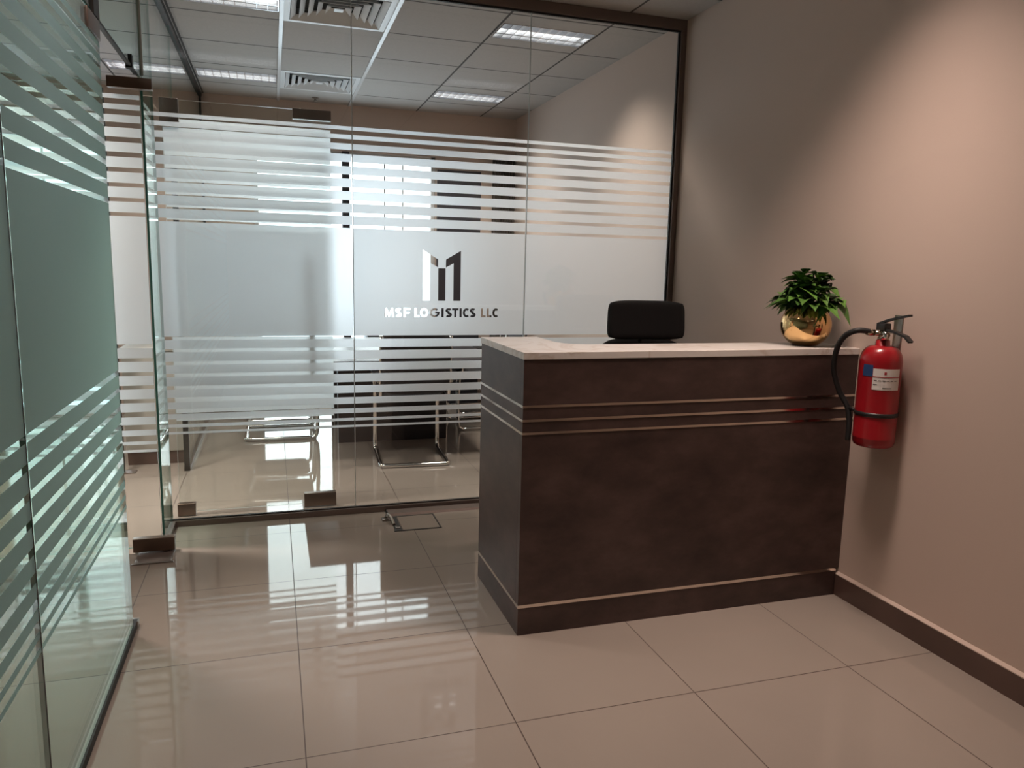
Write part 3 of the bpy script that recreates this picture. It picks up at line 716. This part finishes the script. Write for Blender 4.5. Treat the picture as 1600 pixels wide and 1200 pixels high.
# ------------------------------------------------------------------ office chair behind the desk
oc = thing('office_chair', 'black office swivel chair behind the reception desk, its headrest above the counter', 'office chair', (1.80, 1.50, 0), math.radians(-7))
def rcushion(w, h, d, z, y, r=.045, bulge=.02, tilt=0, wt=None):
    """rounded upholstered pad, width w (x), height h (z), depth d (y)"""
    mb = MB(); wt = wt or w; nz, nx = 12, 14; vs = []
    for side in (-1, 1):
        for i in range(nz+1):
            for j in range(nx+1):
                u, v = j/nx*2-1, i/nz*2-1
                ww = (w*(1-(v+1)/2)+wt*(v+1)/2)/2
                k = .16
                uu = u*ww*(1-.055*abs(v)**6); vv = v*h/2*(1-.13*abs(u)**5)+bulge*.0
                e = (1-abs(u)**5)*(1-abs(v)**5)
                yy = side*(d/2)*(.30+.70*max(0, e)**.5)+.035*u*u*(-1)
                vs.append((uu, y+yy+tilt*vv, z+vv))
    n = (nz+1)*(nx+1); fs = []
    for s_ in (0, 1):
        for i in range(nz):
            for j in range(nx):
                q = (i*(nx+1)+j, i*(nx+1)+j+1, (i+1)*(nx+1)+j+1, (i+1)*(nx+1)+j)
                fs.append(tuple(a+s_*n for a in (q if s_ == 0 else q[::-1])))
    rim = [j for j in range(nx+1)]+[i*(nx+1)+nx for i in range(1, nz+1)]+[nz*(nx+1)+j for j in range(nx-1, -1, -1)]+[i*(nx+1) for i in range(nz-1, 0, -1)]
    for a, b in zip(rim, rim[1:]+rim[:1]): fs.append((a, b, b+n, a+n))
    mb.add(vs, fs, 0, True); return mb
rcushion(.425, .205, .075, 1.068, .16, tilt=.06, wt=.415).build('headrest', 'black', oc)
rcushion(.47, .44, .05, .745, .195, tilt=.12, wt=.455).build('backrest', 'dkfab', oc)
sc_ = rcushion(.48, .46, .08, 0, 0)
sc_.v = [(v[0], -v[2]-.03, .47+v[1]) for v in sc_.v]; sc_.build('seat', 'black', oc)
MB().tube([(0, .0, .12), (0, .0, .42)], .026, 16).build('gas_column', 'chrome', oc)
MB().tube([(0, .05, .42), (0, .20, .44), (0, .235, .60), (0, .215, .98)], .016, 10, smooth_path=4).build('back_support', 'blackpl', oc)
for sx in (-1, 1):
    MB().tube([(sx*.20, -.0, .43), (sx*.27, -.0, .45), (sx*.275, 0, .64)], .012, 8).box((sx*.275-.03, -.13, .64), (sx*.275+.03, .11, .665), bev=.008).build('armrest', 'blackpl', oc)
bs = MB()
for k in range(5):
    a = 2*PI*k/5+.3; e = (math.cos(a)*.28, math.sin(a)*.28, .075); bs.tube([(0, 0, .12), e], [.024, .014], 8)
bs.build('star_base', 'blackpl', oc)
for k in range(5):
    a = 2*PI*k/5+.3; x, y = math.cos(a)*.28, math.sin(a)*.28
    MB().tube([(x-.02, y, .0255), (x+.02, y, .0255)], .025, 14).tube([(x, y, .03), (x, y, .07)], .006, 6).build('caster', 'blackpl', oc)

# ------------------------------------------------------------------ floor box and trunking by the glass
fb = thing('floor_box', 'tile-topped floor socket box with open metal flap at the foot of the glass', 'floor box', (.61, 1.79, 0))
under(MB().box((.545, 1.693, .0004), (.735, 1.90, .0030)).build('lid', 'lidtile'), fb)
fr_ = MB(); 
for a, b in (((.500, 1.684), (.74, 1.692)), ((.500, 1.901), (.74, 1.909)), ((.736, 1.684), (.742, 1.909))): fr_.box((a[0], a[1], .0004), (b[0], b[1], .004))
under(fr_.build('frame', 'dkbronze'), fb)
under(MB().box((.505, 1.69, .0004), (.541, 1.90, .0035)).build('cable_slot', 'dkbronze'), fb)
under(MB().tube([(.512, 1.775, .006), (.502, 1.82, .028), (.492, 1.86, .032), (.484, 1.89, .012)], .008, 8, smooth_path=4).box((.462, 1.85, .0005), (.505, 1.895, .010), bev=.002).build('cable_flap', 'steel'), fb)
under(MB().box((.512, 1.715, .0035), (.535, 1.75, .008), bev=.002).build('latch', 'steel'), fb)
tk = thing('cable_trunking', 'low grey floor trunking strip running along the glass to the desk', 'trunking', (1.3, 1.96, 0))
under(MB().prism([(1.925, .0005), (1.932, .012), (1.998, .014), (2.006, .0005)], .505, 2.13, mp=lambda u, v, w: (w, u, v)).build('cover', 'bronze'), tk)
under(MB().box((.500, 1.925, .0006), (.5048, 2.006, .014)).build('end_cap', 'dkbronze'), tk)

# ------------------------------------------------------------------ meeting table and chairs
mt = thing('meeting_table', 'dark wood meeting table with solid end panel, lit from behind by the window', 'table', (.79, 3.9, 0))
under(MB().box((.140, 3.02, .662), (1.45, 4.66, .695), bev=.003).build('tabletop', 'navy'), mt)
under(MB().box((.385, 3.665, .0005), (1.205, 3.705, .661)).build('end_panel', 'navy'), mt)
under(MB().box((.385, 4.30, .0005), (1.205, 4.34, .661)).build('end_panel', 'navy'), mt)
under(MB().box((.77, 3.706, .25), (.80, 4.299, .60)).build('modesty_board', 'navy'), mt)
def visitor_chair(label, loc, rz):
    t = thing('visitor_chair', label, 'chair', loc, rz, 'black cantilever visitor chairs round the meeting table')
    hw = .225; yr, yf = -.27, .24       # faces +y; closed end of the floor loop at the back
    r = .014; k = .05
    P = [(-hw, yf-.03, .46), (-hw, yf, .42), (-hw, yf+.005, .08), (-hw, yf-.03, r), (-hw, yf-.10, r), (-hw, yr+k, r), (-hw+.015, yr+.012, r), (-hw+k, yr, r)]
    P = P+[(-a, b, c_) for a, b, c_ in P[::-1]]
    MB().tube(P, r, 12, smooth_path=5).build('floor_frame', 'chrome', t)
    for s_ in (-1, 1):
        x = s_*hw
        MB().tube([(x, yf-.03, .46), (x, yf-.09, .47), (x, yr+.08, .455), (x, yr+.02, .50), (x, yr-.05, .88)], .011, 10, smooth_path=4).build('side_rail', 'chrome', t)
        MB().tube([(x*1.06, yr+.0, .575), (x*1.10, -.05, .600), (x*1.10, yf-.05, .595), (x, yf-.025, .46)], .011, 10, smooth_path=4).build('arm_frame', 'chrome', t)
        MB().box((x*1.10-.022, -.16, .606), (x*1.10+.022, .12, .626), bev=.006).build('arm_pad', 'blackpl', t)
    sc = rcushion(.43, .46, .05, 0, 0); sc.v = [(v[0], -v[2]-.01, .475+v[1]) for v in sc.v]; sc.build('seat', 'black', t)
    rcushion(.44, .42, .028, .70, yr-.01, tilt=-.14).build('backrest', 'dkfab', t)
    return t
ch0 = visitor_chair('nearest black visitor chair, its chrome sled base showing in the clear glass by the desk', (.835, 3.15, 0), math.radians(-3))
for lab, loc, rz in (('black visitor chair left of the table nearest the glass, chrome loop on the floor', (.00, 4.07, 0), -PI/2),
                     ('black visitor chair left of the table, by the window', (.00, 4.74, 0), -PI/2),
                     ('black visitor chair right of the table nearest the reception desk', (1.60, 4.12, 0), PI/2),
                     ('black visitor chair right of the table, in the far corner', (1.74, 4.74, 0), PI/2)):
    q = copy_tree(ch0); q.location = loc; q.rotation_euler = (0, 0, rz); q['label'] = lab
cr = thing('credenza', 'low dark sideboard against the window behind the meeting table', 'sideboard', (1.15, 4.95, 0))
under(MB().box((.74, 4.80, .05), (1.38, 5.08, .70), bev=.003).build('body', 'navy'), cr)
under(MB().box((.73, 4.79, .701), (1.39, 5.09, .725), bev=.002).build('top', 'navy'), cr)
under(MB().box((.77, 4.83, .0005), (1.35, 5.05, .049)).build('plinth', 'navy'), cr)
